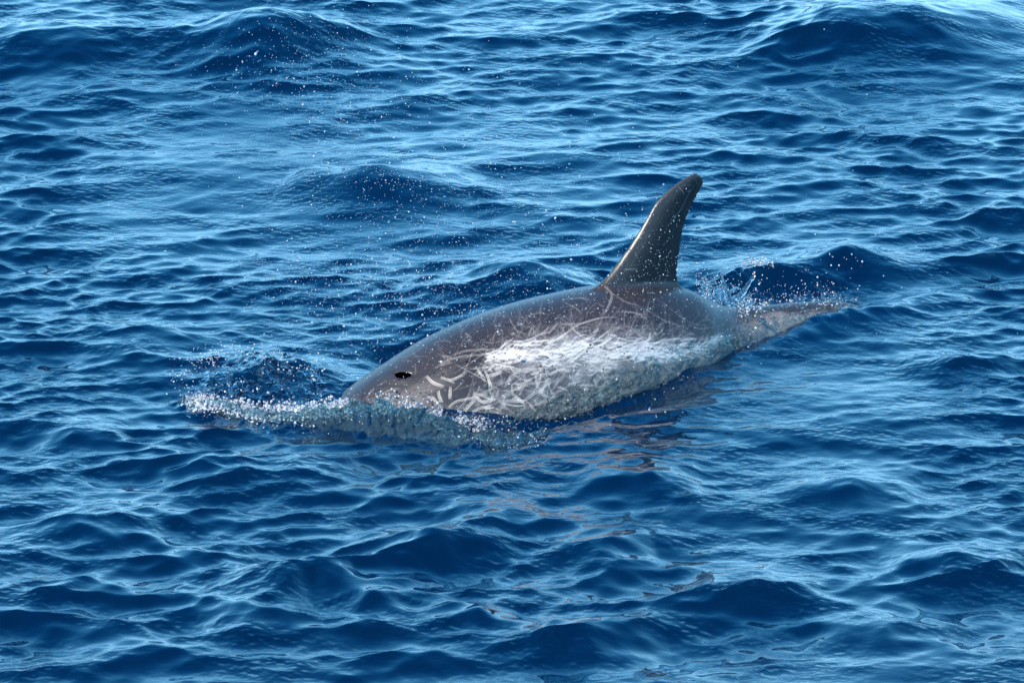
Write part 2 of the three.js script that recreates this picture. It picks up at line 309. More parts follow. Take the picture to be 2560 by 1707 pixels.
// a sight line to the skin: the point of the body seen at a spot of the photograph, in the dolphin's axes
function skinAt(u, v, field = dolphinField) {
  const d = sight(u, v), L = Math.hypot(...d); let t = 18.0;
  const o = (s) => { const x = d[0] / L * s, y = DIST * SE + d[1] / L * s, z = DIST * CE + d[2] / L * s, [a, b] = toLocal(x, z); return [a, y, b]; };
  let prev = 1;
  for (; t < 23; t += 0.006) { const p = o(t), f = p[0] < -1.6 || p[0] > 1.6 ? 1 : field(...p); if (f < 0 && prev >= 0) { let a = t - 0.006, b = t; for (let i = 0; i < 14; i++) { const m = (a + b) / 2; if (field(...o(m)) < 0) b = m; else a = m; } return o(a); } prev = f; }
  return null;
}
let BLOW = [9, 9, 9, 1, 0, 0, 0, 1, 0, 0, 0, 1];
{
  const p = skinAt(1008, 932), e = 0.004, f = dolphinField;
  const n = new THREE.Vector3(f(p[0] + e, p[1], p[2]) - f(p[0] - e, p[1], p[2]), f(p[0], p[1] + e, p[2]) - f(p[0], p[1] - e, p[2]), f(p[0], p[1], p[2] + e) - f(p[0], p[1], p[2] - e)).normalize();
  const q1 = skinAt(1040, 931), q0 = skinAt(978, 929);
  const a = new THREE.Vector3(q1[0] - q0[0], q1[1] - q0[1], q1[2] - q0[2]); a.addScaledVector(n, -a.dot(n)).normalize();
  const r = new THREE.Vector3().crossVectors(a, n).normalize(); if (r.y > 0) r.negate();
  BLOW = [...p, a.x, a.y, a.z, r.x, r.y, r.z, n.x, n.y, n.z];
  console.log('blowhole', p.map((x) => x.toFixed(3)).join(' '), n.toArray().map((x) => x.toFixed(2)).join(' '));
}
// skin chart: body (along, round the section) in the lower three quarters, fin (along, height) in the top quarter
const onFin = (x, y) => y > BODY(x)[0] + 0.012 && x > -0.3 && x < 0.4;
function chart(x, y, z, fin) {
  if (fin) return [clamp((x + 0.3) / 0.7, 0.002, 0.998), 0.76 + 0.235 * clamp((y - 0.22) / 0.56) + 0];
  const [yT, yB] = BODY(x), c = -0.12, th = Math.atan2(y - c, z);    // 0 at the near flank, up at PI / 2
  return [clamp((x + 1.65) / 3.3), 0.745 * clamp((th + Math.PI * 0.5) / (2 * Math.PI) - (th < -Math.PI * 0.5 ? -1 : 0))];
}
const SKIN = 2048;
const skinTexture = (() => {
  const cv = document.createElement('canvas'); cv.width = cv.height = SKIN;
  const g = cv.getContext('2d');
  // ground colours with fine grain: dark back, paler brown head and flank, white side patch
  const id = g.createImageData(SKIN, SKIN), D = id.data;
  const patch = skinAt(1470, 885), pale = skinAt(1000, 990);
  const srgb = (l) => 255 * (l <= 0.0031308 ? 12.92 * l : 1.055 * Math.pow(l, 1 / 2.4) - 0.055);
  const lut = new Uint8Array(1024).map((_, i) => srgb(i / 1023));
  for (let j = 0; j < SKIN; j++) for (let i = 0; i < SKIN; i++) {
    const u = (i + 0.5) / SKIN, v = 1 - (j + 0.5) / SKIN, k = (j * SKIN + i) * 4;
    let r, gg, b;
    if (v > 0.752) {
      const n = 1 + 0.12 * noise(u * 40, v * 160) + 0.1 * noise(u * 190, v * 500);
      r = 0.025 * n; gg = 0.0232 * n; b = 0.0235 * n;
    } else {
      const x = u * 3.3 - 1.65, th = v / 0.745 * 2 * Math.PI - Math.PI * 0.5, side = Math.abs(th > Math.PI / 2 ? Math.PI - th : th) * (th < 0 ? -1 : 1) ;
      const up = th > Math.PI / 2 ? Math.PI - th : th;               // same on both flanks
      const blot = noise(x * 5, th * 3.2, 3) * 0.5 + noise(x * 11, th * 7, 8) * 0.3 + noise(x * 30, th * 18, 2) * 0.2;
      let t = smooth(0.75, 0.15, up + 0.22 * blot) * 0.6;             // flanks paler than the back
      t *= 1 - 0.35 * smooth(-1.0, -0.6, x);
      t = Math.max(t, smooth(0.3, 0.7, x + 0.12 * blot) * smooth(1.4, 1.05, up + 0.3 * blot) * 1.5);   // pale tail stock
      t = Math.max(t, smooth(-0.85, -1.2, x + 0.12 * blot) * smooth(1.15, 0.6, up + 0.25 * blot) * 1.05);
      const n = 1 + 0.28 * blot + 0.1 * noise(x * 70, th * 40, 4) + 0.07 * noise(x * 220, th * 120, 6);
      r = (0.041 + 0.22 * t) * n; gg = (0.0345 + 0.19 * t) * n; b = (0.034 + 0.165 * t) * n;
    }
    D[k] = lut[clamp(r * 1023, 0, 1023) | 0]; D[k + 1] = lut[clamp(gg * 1023, 0, 1023) | 0]; D[k + 2] = lut[clamp(b * 1023, 0, 1023) | 0]; D[k + 3] = 255;
  }
  g.putImageData(id, 0, 0);
  // scars
  const px = (p, fin) => { const [u, v] = chart(...p, fin); return [u * SKIN, (1 - v) * SKIN]; };
  const MMX = SKIN / 3.3 / 1000, MMY = SKIN * 0.745 / (2 * Math.PI * 0.36) / 1000;   // chart pixels per millimetre
  g.lineCap = 'round'; g.lineJoin = 'round';
  function stroke(pts, width, style, fin) {                          // pts in the dolphin's axes; a streak that thins out at both ends
    const k = pts.filter(Boolean).map((p) => px(p, fin)); if (k.length < 2) return;
    const q = [];
    for (let i = 0; i + 1 < k.length; i++) { const p0 = k[Math.max(0, i - 1)], p1 = k[i], p2 = k[i + 1], p3 = k[Math.min(k.length - 1, i + 2)]; if (Math.hypot(p2[0] - p1[0], p2[1] - p1[1]) > 200) return; for (let f = 0; f < 1; f += 0.2) q.push([0, 1].map((c) => 0.5 * (2 * p1[c] + (p2[c] - p0[c]) * f + (2 * p0[c] - 5 * p1[c] + 4 * p2[c] - p3[c]) * f * f + (3 * p1[c] - p0[c] - 3 * p2[c] + p3[c]) * f * f * f))); }
    q.push(k[k.length - 1]);
    const n = q.length, L = [], R = [], w0 = Math.max(0.9, width * MMX) / 2, lean = rnd() * 0.5 - 0.25;
    for (let i = 0; i < n; i++) {
      const a = q[Math.max(0, i - 1)], b = q[Math.min(n - 1, i + 1)], l = Math.hypot(b[0] - a[0], b[1] - a[1]) || 1, f = i / (n - 1);
      const w = w0 * Math.pow(Math.sin(Math.PI * clamp(f + lean * f * (1 - f) * 2, 0.02, 0.98)), 0.55) * (0.75 + 0.5 * rnd()), nx = -(b[1] - a[1]) / l * w, ny = (b[0] - a[0]) / l * w;
      L.push([q[i][0] + nx, q[i][1] + ny]); R.push([q[i][0] - nx, q[i][1] - ny]);
    }
    g.fillStyle = style; g.beginPath(); g.moveTo(...L[0]); for (const p of L.concat(R.reverse())) g.lineTo(...p); g.closePath(); g.fill();
  }
  const white = (a) => `rgba(234,220,202,${a})`, bright = (a) => `rgba(250,242,230,${a})`;
  // a rake or curl through photo spots, drawn where it lies on the body
  function scar(spots, width = 9, a = 0.6, twin = true, fin = false) {
    const pts = spots.map(([u, v]) => skinAt(u, v));
    stroke(pts, width * 1.15, white(a * 0.2), fin); stroke(pts, width * 0.8, white(a * 0.25), fin);
    if (twin) {
      const off = spots.map(([u, v], i) => { const [u1, v1] = spots[Math.min(i + 1, spots.length - 1)], [u0, v0] = spots[Math.max(i - 1, 0)], l = Math.hypot(u1 - u0, v1 - v0) || 1; return [-(v1 - v0) / l, (u1 - u0) / l]; });
      for (const s of [-0.42, 0.42]) stroke(spots.map(([u, v], i) => skinAt(u + off[i][0] * width * s * 0.5, v + off[i][1] * width * s * 0.5)), width * 0.3, white(a * (0.5 + 0.5 * rnd())), fin);
    } else stroke(pts, width * 0.5, white(a), fin);
  }
  const wander = (u, v, ang, len, bend) => { const q = []; for (let i = 0; i <= 6; i++) { q.push([u, v]); u += Math.cos(ang) * len / 6; v += Math.sin(ang) * len / 6; ang += bend / 6; } return q; };
  // the white side: hundreds of overlapping scars, thickest along the middle of the patch
  const spine = [[1180, 905], [1250, 878], [1330, 868], [1420, 872], [1500, 866], [1580, 862], [1660, 872], [1740, 868], [1830, 840]];
  const along = (t) => { const i = Math.min(spine.length - 2, Math.floor(t * (spine.length - 1))), f = t * (spine.length - 1) - i; return [spine[i][0] + (spine[i + 1][0] - spine[i][0]) * f, spine[i][1] + (spine[i + 1][1] - spine[i][1]) * f]; };
  const blot = (u, v, ru, rv, ang, style) => {                       // a cloudy patch of old scar tissue
    ang = clamp(ang, -1, 1);
    const p = skinAt(u, v), q = p && skinAt(u + 6, v + 6 * Math.tan(ang)); if (!q) return;
    const [x, y] = px(p), [x1, y1] = px(q), k = Math.hypot(x1 - x, y1 - y) / (6 / Math.cos(ang));
    g.save(); g.translate(x, y); g.rotate(Math.atan2(y1 - y, x1 - x)); g.scale(1, rv / ru * 0.9);
    const R = ru * k; if (!(R > 0.5 && R < 300)) { g.restore(); return; } const gr = g.createRadialGradient(0, 0, 0, 0, 0, R); gr.addColorStop(0, style(1)); gr.addColorStop(0.55, style(0.55)); gr.addColorStop(1, style(0)); g.fillStyle = gr; g.beginPath(); g.arc(0, 0, R, 0, 7); g.fill(); g.restore();
  };
  for (let i = 0; i < 300; i++) {                                    // grey veil
    const t = 0.1 + 0.9 * rnd(), [u, v] = along(t); const a = 0.06 + 0.1 * rnd();
    blot(u + gauss() * 12, v + 34 + gauss() * 40, 22 + 34 * rnd(), 9 + 16 * rnd(), -0.15 + gauss() * 0.25, (f) => `rgba(206,198,190,${a * f})`);
  }
  for (let i = 0; i < 400; i++) {                                    // white core
    const t = 0.12 + 0.7 * rnd(), [u, v] = along(t), w = Math.sin(Math.PI * clamp((t - 0.04) / 0.84));
    const a = 0.04 + 0.06 * rnd();
    blot(u + gauss() * 8, v + 10 + gauss() * 27 * w, 16 + 26 * rnd(), 7 + 14 * rnd() * w, -0.08 + gauss() * 0.16, (f) => `rgba(250,246,240,${a * f})`);
  }
  for (let i = 0; i < 760; i++) {                                    // short chalky scars, laid so close that they make it white
    const t = 0.08 + 0.9 * rnd(), [u, v] = along(t), w = 34 * Math.sin(Math.PI * clamp(t * 0.9 + 0.04)) + 4, off = (rnd() + rnd() + rnd() - 1.35) * w;
    stroke(wander(u - 16, v + 6 + off, -0.16 + gauss() * 0.3, 16 + 34 * rnd(), gauss() * 0.3).map(([a, b]) => skinAt(a, b)), 4 + 8 * rnd(), rnd() < 0.13 ? `rgba(96,88,84,${0.15 + 0.3 * rnd()})` : bright(0.16 + 0.44 * rnd()));
  }
  for (let i = 0; i < 330; i++) {                                    // looser tangle above it and towards the tail
    const t = 0.16 + 0.8 * rnd(), [u, v] = along(t), up = Math.abs(gauss());
    scar(wander(u + gauss() * 20, v - 16 - up * 34, rnd() * 6.28, 18 + 60 * rnd(), gauss() * 1.0), 5 + 4 * rnd(), (0.08 + 0.32 * rnd() * rnd()) * Math.exp(-up * 0.4), rnd() < 0.6);
  }
  for (let i = 0; i < 130; i++) {                                    // long thin scratches running under them
    scar(wander(1120 + 420 * rnd(), 900 + 140 * rnd(), -0.45 + gauss() * 0.5, 40 + 90 * rnd(), gauss() * 0.5), 3 + 3 * rnd(), 0.1 + 0.35 * rnd(), rnd() < 0.4);
  }
  for (let i = 0; i < 160; i++) {                                    // the crossed rakes below and in front of it
    const u = 1180 + 330 * Math.pow(rnd(), 1.1), v = 920 + 135 * rnd() - (u - 1180) * 0.06;
    const ang = rnd() < 0.45 ? -0.55 + gauss() * 0.4 : rnd() < 0.5 ? 1.3 + gauss() * 0.5 : 0.15 + gauss() * 0.4;
    scar(wander(u, v, ang, 14 + 60 * rnd() * rnd(), gauss() * 0.25), 4 + 9 * rnd(), 0.2 + 0.7 * rnd(), rnd() < 0.9);
  }
  for (let i = 0; i < 70; i++) blot(1200 + 330 * rnd(), 920 + 125 * rnd(), 8 + 22 * rnd(), 4 + 10 * rnd(), -0.5 + gauss() * 0.5, (f) => `rgba(240,232,224,${0.3 * f})`);
  for (let i = 0; i < 110; i++) {                                    // faint marks scattered on the back and head
    scar(wander(960 + 600 * rnd(), 740 + 180 * rnd(), rnd() * 6.28, 12 + 40 * rnd(), gauss() * 0.6), 6 + 7 * rnd(), 0.06 + 0.26 * rnd() * rnd(), rnd() < 0.6);
  }
  // single scars that can be told apart
  const list = [
    [[[1065, 940], [1080, 955], [1095, 962], [1110, 966]], 13, 0.8], [[[1100, 943], [1125, 950], [1148, 942], [1168, 928]], 11, 0.75], [[[1120, 950], [1136, 958]], 9, 0.6], [[[1062, 992], [1080, 994], [1092, 1006], [1108, 1020]], 12, 0.85],
    [[[1096, 976], [1098, 992], [1106, 1008]], 11, 0.8], [[[1126, 966], [1124, 998]], 11, 0.85], [[[1120, 1020], [1140, 1004], [1180, 996], [1200, 992]], 11, 0.8], [[[1184, 982], [1196, 998], [1214, 1006], [1240, 996]], 12, 0.85],
    [[[1150, 1040], [1176, 1010], [1188, 998]], 12, 0.8], [[[1165, 1042], [1195, 1022], [1230, 1016]], 12, 0.8], [[[1126, 890], [1160, 878], [1210, 874], [1262, 880]], 9, 0.45], [[[1085, 922], [1118, 902], [1160, 890], [1220, 888]], 10, 0.5],
    [[[1130, 905], [1100, 915]], 9, 0.4], [[[1105, 890], [1130, 895]], 12, 0.45], [[[1205, 920], [1250, 910], [1290, 902], [1340, 890]], 8, 0.8], [[[940, 965], [968, 950]], 5, 0.5], [[[912, 998], [925, 982], [936, 970]], 7, 0.5], [[[950, 985], [975, 975], [1000, 970]], 8, 0.4], [[[960, 992], [990, 980]], 8, 0.35],
    [[[1275, 905], [1280, 925], [1290, 932], [1300, 930]], 4, 0.8, false], [[[1340, 900], [1352, 935], [1345, 965], [1330, 985]], 5, 0.7], [[[1510, 712], [1530, 735], [1520, 770], [1500, 790]], 11, 0.4], [[[1400, 752], [1440, 770], [1455, 785]], 6, 0.35], [[[1405, 748], [1450, 745], [1480, 752]], 6, 0.35],
    [[[1525, 728], [1560, 752], [1600, 765]], 7, 0.4], [[[1330, 850], [1390, 848], [1440, 815], [1500, 795], [1545, 793]], 8, 0.5], [[[1260, 850], [1310, 858], [1340, 868]], 8, 0.45], [[[1320, 840], [1330, 818]], 8, 0.4], [[[1370, 835], [1395, 806]], 8, 0.45], [[[1350, 838], [1372, 818]], 7, 0.4],
    [[[1400, 810], [1450, 808], [1500, 795]], 7, 0.35], [[[1160, 832], [1180, 846]], 8, 0.3], [[[1318, 790], [1350, 782], [1365, 786]], 7, 0.3], [[[1540, 780], [1590, 782], [1620, 800]], 6, 0.4], [[[1600, 765], [1660, 800], [1720, 820]], 6, 0.3], [[[1640, 745], [1700, 790], [1750, 815]], 5, 0.25], [[[1000, 895], [1030, 885], [1060, 862]], 8, 0.3], [[[1215, 940], [1240, 935], [1255, 925]], 14, 0.9], [[[1212, 925], [1222, 950], [1228, 970]], 10, 0.9],
  ];
  for (const [s, w, a, twin = true] of list) scar(s, w, Math.min(1, a * 1.25), twin);
  // dark specks of the skin
  for (let i = 0; i < 420; i++) {
    const p = skinAt(1040 + 640 * Math.pow(rnd(), 1.2), 850 + 190 * rnd()); if (!p || onFin(p[0], p[1])) continue;
    const [x, y] = px(p); g.fillStyle = `rgba(34,30,30,${0.45 + 0.4 * rnd()})`; const r = 1.1 + 2.6 * rnd() * rnd();
    g.beginPath(); g.ellipse(x, y, r, r * 0.9, 0, 0, 7); g.fill();
  }
  for (let i = 0; i < 26; i++) { const u0 = 0.1 + 0.8 * rnd(), v0 = 0.06 + 0.2 * rnd(); g.strokeStyle = `rgba(190,176,164,${0.05 + 0.09 * rnd()})`; g.lineWidth = 2 + 9 * rnd(); g.beginPath(); g.moveTo(u0 * SKIN, v0 * SKIN); g.quadraticCurveTo((u0 + gauss() * 0.05) * SKIN, (v0 - 0.03 * rnd()) * SKIN, (u0 + 0.08 * gauss()) * SKIN, (v0 - 0.06 * rnd()) * SKIN); g.stroke(); }
  // fin: thin curved scars
  const finScar = (spots, w, a) => { const q = spots.map(([u, v]) => skinAt(u, v)).filter(Boolean); stroke(q, w * 4.7 * 0.55, white(a * 0.14), true); stroke(q, w * 4.7 * 0.3, white(a * 0.3), true); stroke(q, w * 4.7 * 0.12, white(a * 0.35), true); };
  finScar([[1590, 678], [1640, 665], [1675, 635], [1685, 610]], 7, 0.6); finScar([[1645, 655], [1670, 640]], 5, 0.5); finScar([[1672, 565], [1690, 540], [1705, 520], [1722, 485], [1738, 462]], 8, 0.6); finScar([[1680, 600], [1683, 575], [1686, 560]], 6, 0.4);
  finScar([[1560, 673], [1595, 672]], 6, 0.6); finScar([[1696, 466], [1708, 480], [1712, 490]], 6, 0.7); finScar([[1715, 480], [1728, 475]], 5, 0.6); finScar([[1736, 444], [1742, 455], [1746, 462]], 4, 0.6); finScar([[1585, 600], [1602, 588], [1612, 578]], 6, 0.5); finScar([[1680, 505], [1690, 486]], 4, 0.4); finScar([[1540, 685], [1545, 695]], 5, 0.5); finScar([[1708, 463], [1730, 463]], 4, 0.4); finScar([[1676, 690], [1680, 650], [1690, 610]], 4, 0.3); finScar([[1720, 470], [1728, 452]], 4, 0.4);
  const t = new THREE.CanvasTexture(cv); t.colorSpace = THREE.SRGBColorSpace; t.magFilter = THREE.LinearFilter; t.anisotropy = 8;
  return t;
})();
const skinGrain = (() => {
  const n = 512, d = new Uint8Array(n * n * 4);
  for (let j = 0; j < n; j++) for (let i = 0; i < n; i++) { const v = 127 + 60 * noise(i * 0.11, j * 0.16, 3) + 45 * noise(i * 0.35, j * 0.5, 8) + 20 * (noise(i * 0.9, j * 0.9, 5)); const k = (j * n + i) * 4; d[k] = d[k + 1] = d[k + 2] = clamp(v, 0, 255); d[k + 3] = 255; }
  const t = new THREE.DataTexture(d, n, n); t.wrapS = t.wrapT = THREE.MirroredRepeatWrapping; t.repeat.set(5, 5); t.magFilter = THREE.LinearFilter; t.needsUpdate = true;
  return t;
})();
const dolphin = new THREE.Group(); dolphin.name = 'dolphin';
dolphin.position.set(DO[0], 0, DO[1]); dolphin.rotation.y = YAW;
tag(dolphin, 'scarred grey dolphin with tall curved dorsal fin surfacing in blue sea', 'dolphin');
scene.add(dolphin);
{
  const { P, N, I } = meshField(dolphinField, [-1.66, -0.62, -0.4], [1.66, 0.76, 0.4], 0.0085);
  // charts: triangles of the fin get their own copies of the vertices along its foot
  const pos = [], nor = [], uv = [], idx = [], seen = new Map();
  const far = (q) => P[q * 3 + 2] < 0 && Math.atan2(P[q * 3 + 1] + 0.12, P[q * 3 + 2]) < -Math.PI / 2;
  for (let q = 0; q < I.length; q += 3) {
    const t = [I[q], I[q + 1], I[q + 2]];
    const fin = t.every((a) => onFin(P[a * 3], P[a * 3 + 1]));
    for (const a of t) {
      const key = a * 2 + (fin ? 1 : 0);
      if (!seen.has(key)) { seen.set(key, pos.length / 3); pos.push(P[a * 3], P[a * 3 + 1], P[a * 3 + 2]); nor.push(N[a * 3], N[a * 3 + 1], N[a * 3 + 2]); uv.push(...chart(P[a * 3], P[a * 3 + 1], P[a * 3 + 2], fin)); }
      idx.push(seen.get(key));
    }
  }
  const g = new THREE.BufferGeometry();
  g.setAttribute('position', new THREE.Float32BufferAttribute(pos, 3)); g.setAttribute('normal', new THREE.Float32BufferAttribute(nor, 3)); g.setAttribute('uv', new THREE.Float32BufferAttribute(uv, 2)); g.setIndex(idx);
  const m = new THREE.MeshPhysicalMaterial({ map: skinTexture, roughness: 0.46, clearcoat: 0.7, clearcoatRoughness: 0.3, ior: 1.38, bumpMap: skinGrain, bumpScale: 0.0011 });
  const body = new THREE.Mesh(g, m); body.name = 'body'; body.castShadow = body.receiveShadow = true; dolphin.add(body);
  console.log('dolphin', idx.length / 3);
  // black plug filling the blowhole: the shade of its depth put into the colour
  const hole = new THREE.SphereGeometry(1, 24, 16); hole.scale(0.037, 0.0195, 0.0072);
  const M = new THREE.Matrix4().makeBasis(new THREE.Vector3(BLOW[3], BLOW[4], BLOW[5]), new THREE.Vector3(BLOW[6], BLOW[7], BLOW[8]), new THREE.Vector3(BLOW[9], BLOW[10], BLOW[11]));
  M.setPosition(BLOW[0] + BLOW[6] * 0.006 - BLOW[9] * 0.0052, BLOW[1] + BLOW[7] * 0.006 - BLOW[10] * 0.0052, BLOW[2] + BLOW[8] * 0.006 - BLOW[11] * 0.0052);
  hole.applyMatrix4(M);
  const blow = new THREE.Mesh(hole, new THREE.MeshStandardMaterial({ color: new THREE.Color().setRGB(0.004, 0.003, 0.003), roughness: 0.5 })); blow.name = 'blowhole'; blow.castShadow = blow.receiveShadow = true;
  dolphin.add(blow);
}

// ---------------------------------------------------------------- broken water
// the first surface met along a sight line: skin or sea
function metAt(u, v) {
  const d = sight(u, v), L = Math.hypot(...d); let t = 17.6, near = 0.1;
  const o = (q) => [d[0] / L * q, DIST * SE + d[1] / L * q, DIST * CE + d[2] / L * q];
  const f = (p) => { const [a, b] = toLocal(p[0], p[2]); let g = (p[1] - (p[1] > 0.4 ? 0.2 : seaY(p[0], p[2]))) * 0.8; if (Math.abs(a) < 1.6 && Math.abs(b) < 0.6) g = Math.min(g, dolphinField(a, p[1], b)); return g; };
  for (let i = 0; i < 60 && t < 24; i++) { const g = f(o(t)); if (g < 0.002) break; t += Math.max(0.004, g * 0.9); }
  return o(t);
}
const clearWater = new THREE.MeshPhysicalMaterial({ color: new THREE.Color().setRGB(0.92, 0.96, 0.97), roughness: 0.02, ior: 1.33, transmission: 1, thickness: 0.02 });
const bowWater = new THREE.MeshPhysicalMaterial({ color: new THREE.Color().setRGB(0.46, 0.76, 0.8), roughness: 0.02, ior: 1.33, transmission: 0.955, thickness: 0.05 });
const airyWater = new THREE.MeshPhysicalMaterial({ color: new THREE.Color().setRGB(0.66, 0.8, 0.8), roughness: 0.02, ior: 1.33, transmission: 0.92, thickness: 0.05 });
const foamWhite = new THREE.MeshPhysicalMaterial({ color: new THREE.Color().setRGB(0.82, 0.85, 0.87), roughness: 0.25, clearcoat: 1, clearcoatRoughness: 0.05, transmission: 0.35, thickness: 0.01, ior: 1.33 });

// a sheet of water thrown up along a line of crest points, lumpy and torn at its rim
function crestSheet(name, rows, widths, noiseSize, material, base, sink = 1) {
  const C = rows.map(([u, v, h]) => [...level(u, v, h), h]), P = [], I = [];
  const seg = []; let total = 0;
  for (let i = 0; i + 1 < C.length; i++) { const l = Math.hypot(C[i + 1][0] - C[i][0], C[i + 1][1] - C[i][1]); seg.push(l); total += l; }
  const ns = Math.ceil(total / 0.0028), nc = 110;
  let acc = 0, k = 0;
  for (let i = 0; i <= ns; i++) {
    let q = i / ns * total; k = 0; acc = 0; while (k < seg.length - 1 && acc + seg[k] < q) { acc += seg[k]; k++; }
    const f = clamp((q - acc) / seg[k]), a = C[k], b = C[k + 1], p0 = C[Math.max(0, k - 1)], p3 = C[Math.min(C.length - 1, k + 2)];
    const cr = (c) => { const t = f; return 0.5 * (2 * a[c] + (b[c] - p0[c]) * t + (2 * p0[c] - 5 * a[c] + 4 * b[c] - p3[c]) * t * t + (3 * a[c] - p0[c] - 3 * b[c] + p3[c]) * t * t * t); };
    const x = cr(0), z = cr(1), h = Math.max(0, cr(2));
    let tx = b[0] - a[0], tz = b[1] - a[1]; const tl = Math.hypot(tx, tz) || 1; tx /= tl; tz /= tl;
    let nx = -tz, nz = tx; if (nz < 0) { nx = -nx; nz = -nz; }
    for (let j = 0; j <= nc; j++) {
      const c = j / nc * 2 - 1, w = (c < 0 ? widths[1] : widths[0]) * (0.4 + 0.6 * clamp(h / 0.11)), prof = Math.exp(-c * c * 3.2), edge = 1 - c * c;
      let px = x + nx * c * w, pz = z + nz * c * w;
      const s0 = seaY(px, pz);
      let py = s0 - 0.02 * (c * c) * (c * c) - 0.03 * (1 - smooth(0, 0.06, Math.min(q, total - q))) + (h - base * h) * prof * edge + 0.004 * edge;
      const m = edge * clamp(h / 0.08), ns1 = noiseSize;
      const n1 = 1 - Math.abs(noise(px * 13, py * 13, pz * 13)), n2 = 1 - Math.abs(noise(px * 29 + 7, py * 29, pz * 29)), n3 = noise(px * 62, py * 62, pz * 62 + 3), n4 = noise(px * 115, py * 115, pz * 115 + 3), n5 = 1 - Math.abs(noise(px * 190, py * 190, pz * 190 + 3));
      py -= (1 - prof) * 0.014 * sink; const out = (0.62 * (n1 - 0.6) + 0.42 * (n2 - 0.6) + 0.22 * n3 + 0.13 * n4 + 0.09 * (n5 - 0.6)) * ns1 * m;
      py += out * (0.75 + 0.25 * prof); px += nx * c * out * 0.9 + 0.3 * ns1 * m * noise(px * 40, py * 40, pz * 40 + 50); pz += nz * c * out * 0.9 + 0.3 * ns1 * m * noise(px * 40, py * 40, pz * 40 + 90);
      P.push(px, py, pz);
    }
  }
  for (let i = 0; i < ns; i++) for (let j = 0; j < nc; j++) { const a = i * (nc + 1) + j, b = a + nc + 1; I.push(a, a + 1, b, b, a + 1, b + 1); }
  const g = new THREE.BufferGeometry(); g.setAttribute('position', new THREE.Float32BufferAttribute(P, 3)); g.setIndex(I); g.computeVertexNormals();
  const nrm = g.attributes.normal; let up = 0; for (let i = 0; i < nrm.count; i++) up += nrm.getY(i);
  if (up < 0) { for (let i = 0; i < I.length; i += 3) { const t = I[i]; I[i] = I[i + 1]; I[i + 1] = t; } g.setIndex(I); g.computeVertexNormals(); }
  const m = new THREE.Mesh(g, material); m.name = name; m.castShadow = m.receiveShadow = true; scene.add(m);
  return m;
}
tag(crestSheet('bow_wave', BOW, [0.1, 0.11], 0.06, bowWater, 0.4), 'low foaming bow wave breaking in front of the dolphin head', 'wave');


// the film of water that streams off the lower flank: a skin of water over the body, ragged where it thins out
{
  const rim = [[1150, 1040], [1220, 1042], [1300, 1030], [1380, 998], [1500, 950], [1600, 908], [1700, 876], [1800, 842], [1900, 800], [2000, 762]].map(([u, v]) => skinAt(u, v)).filter(Boolean).map((p) => [p[0], p[1]]).sort((a, b) => a[0] - b[0]);
  const top = table(rim), P = [], I = [], t0 = -1.15, t1 = 1.15, nt = 820, ny = 84;
  for (let i = 0; i <= nt; i++) {
    const t = t0 + (t1 - t0) * i / nt, [yT, yB, a] = BODY(t), c = (yT + yB) / 2, b = (yT - yB) / 2;
    const up = Math.min(top(t)[0] + 0.035, yT - 0.004), th1 = Math.asin(clamp((up - c) / b, -1, 1)), th0 = Math.asin(clamp((-0.17 - c) / b, -1, 1));
    for (let j = 0; j <= ny; j++) {
      const f = j / ny, th = th0 + (th1 - th0) * f, y = c + b * Math.sin(th), z = a * Math.cos(th);
      let n1 = Math.sin(th) / b, n2 = Math.cos(th) / a; const l = Math.hypot(n1, n2); n1 /= l; n2 /= l;
      const q = t * 1 + y * 0.5, w = y - t * 0.35;                    // streaming down and back
      const r1 = 1 - Math.abs(noise(q * 16, w * 30, 4)), r2 = 1 - Math.abs(noise(q * 40, w * 66, 9)), r3 = noise(q * 85, w * 130, 2), r4 = noise(q * 160, w * 230, 7);
      const thick = 0.010 * (1 - smooth(0.45, 1, f)) + 0.011 * (r1 - 0.62) + 0.008 * (r2 - 0.62) + 0.0024 * r3 + 0.0011 * r4 - 0.004 * smooth(0.5, 1, f) - 0.012 * (smooth(0.96, 1, f) + 1 - smooth(0, 0.03, Math.min(i, nt - i) / nt));
      P.push(t, y + n1 * thick, z + n2 * thick);
    }
  }
  for (let i = 0; i < nt; i++) for (let j = 0; j < ny; j++) { const a = i * (ny + 1) + j, b = a + ny + 1; I.push(a, b, a + 1, b, b + 1, a + 1); }
  const g = new THREE.BufferGeometry(); g.setAttribute('position', new THREE.Float32BufferAttribute(P, 3)); g.setIndex(I); g.computeVertexNormals();
  console.log('film normal', g.attributes.normal.getZ(420 * (ny + 1) + 40).toFixed(2));
  const m = new THREE.Mesh(g, airyWater); m.name = 'water_film'; m.position.set(DO[0], 0, DO[1]); m.rotation.y = YAW; m.castShadow = m.receiveShadow = true; scene.add(m);
  tag(m, 'ragged film of clear water streaming off the dolphin lower flank', 'water film');
}

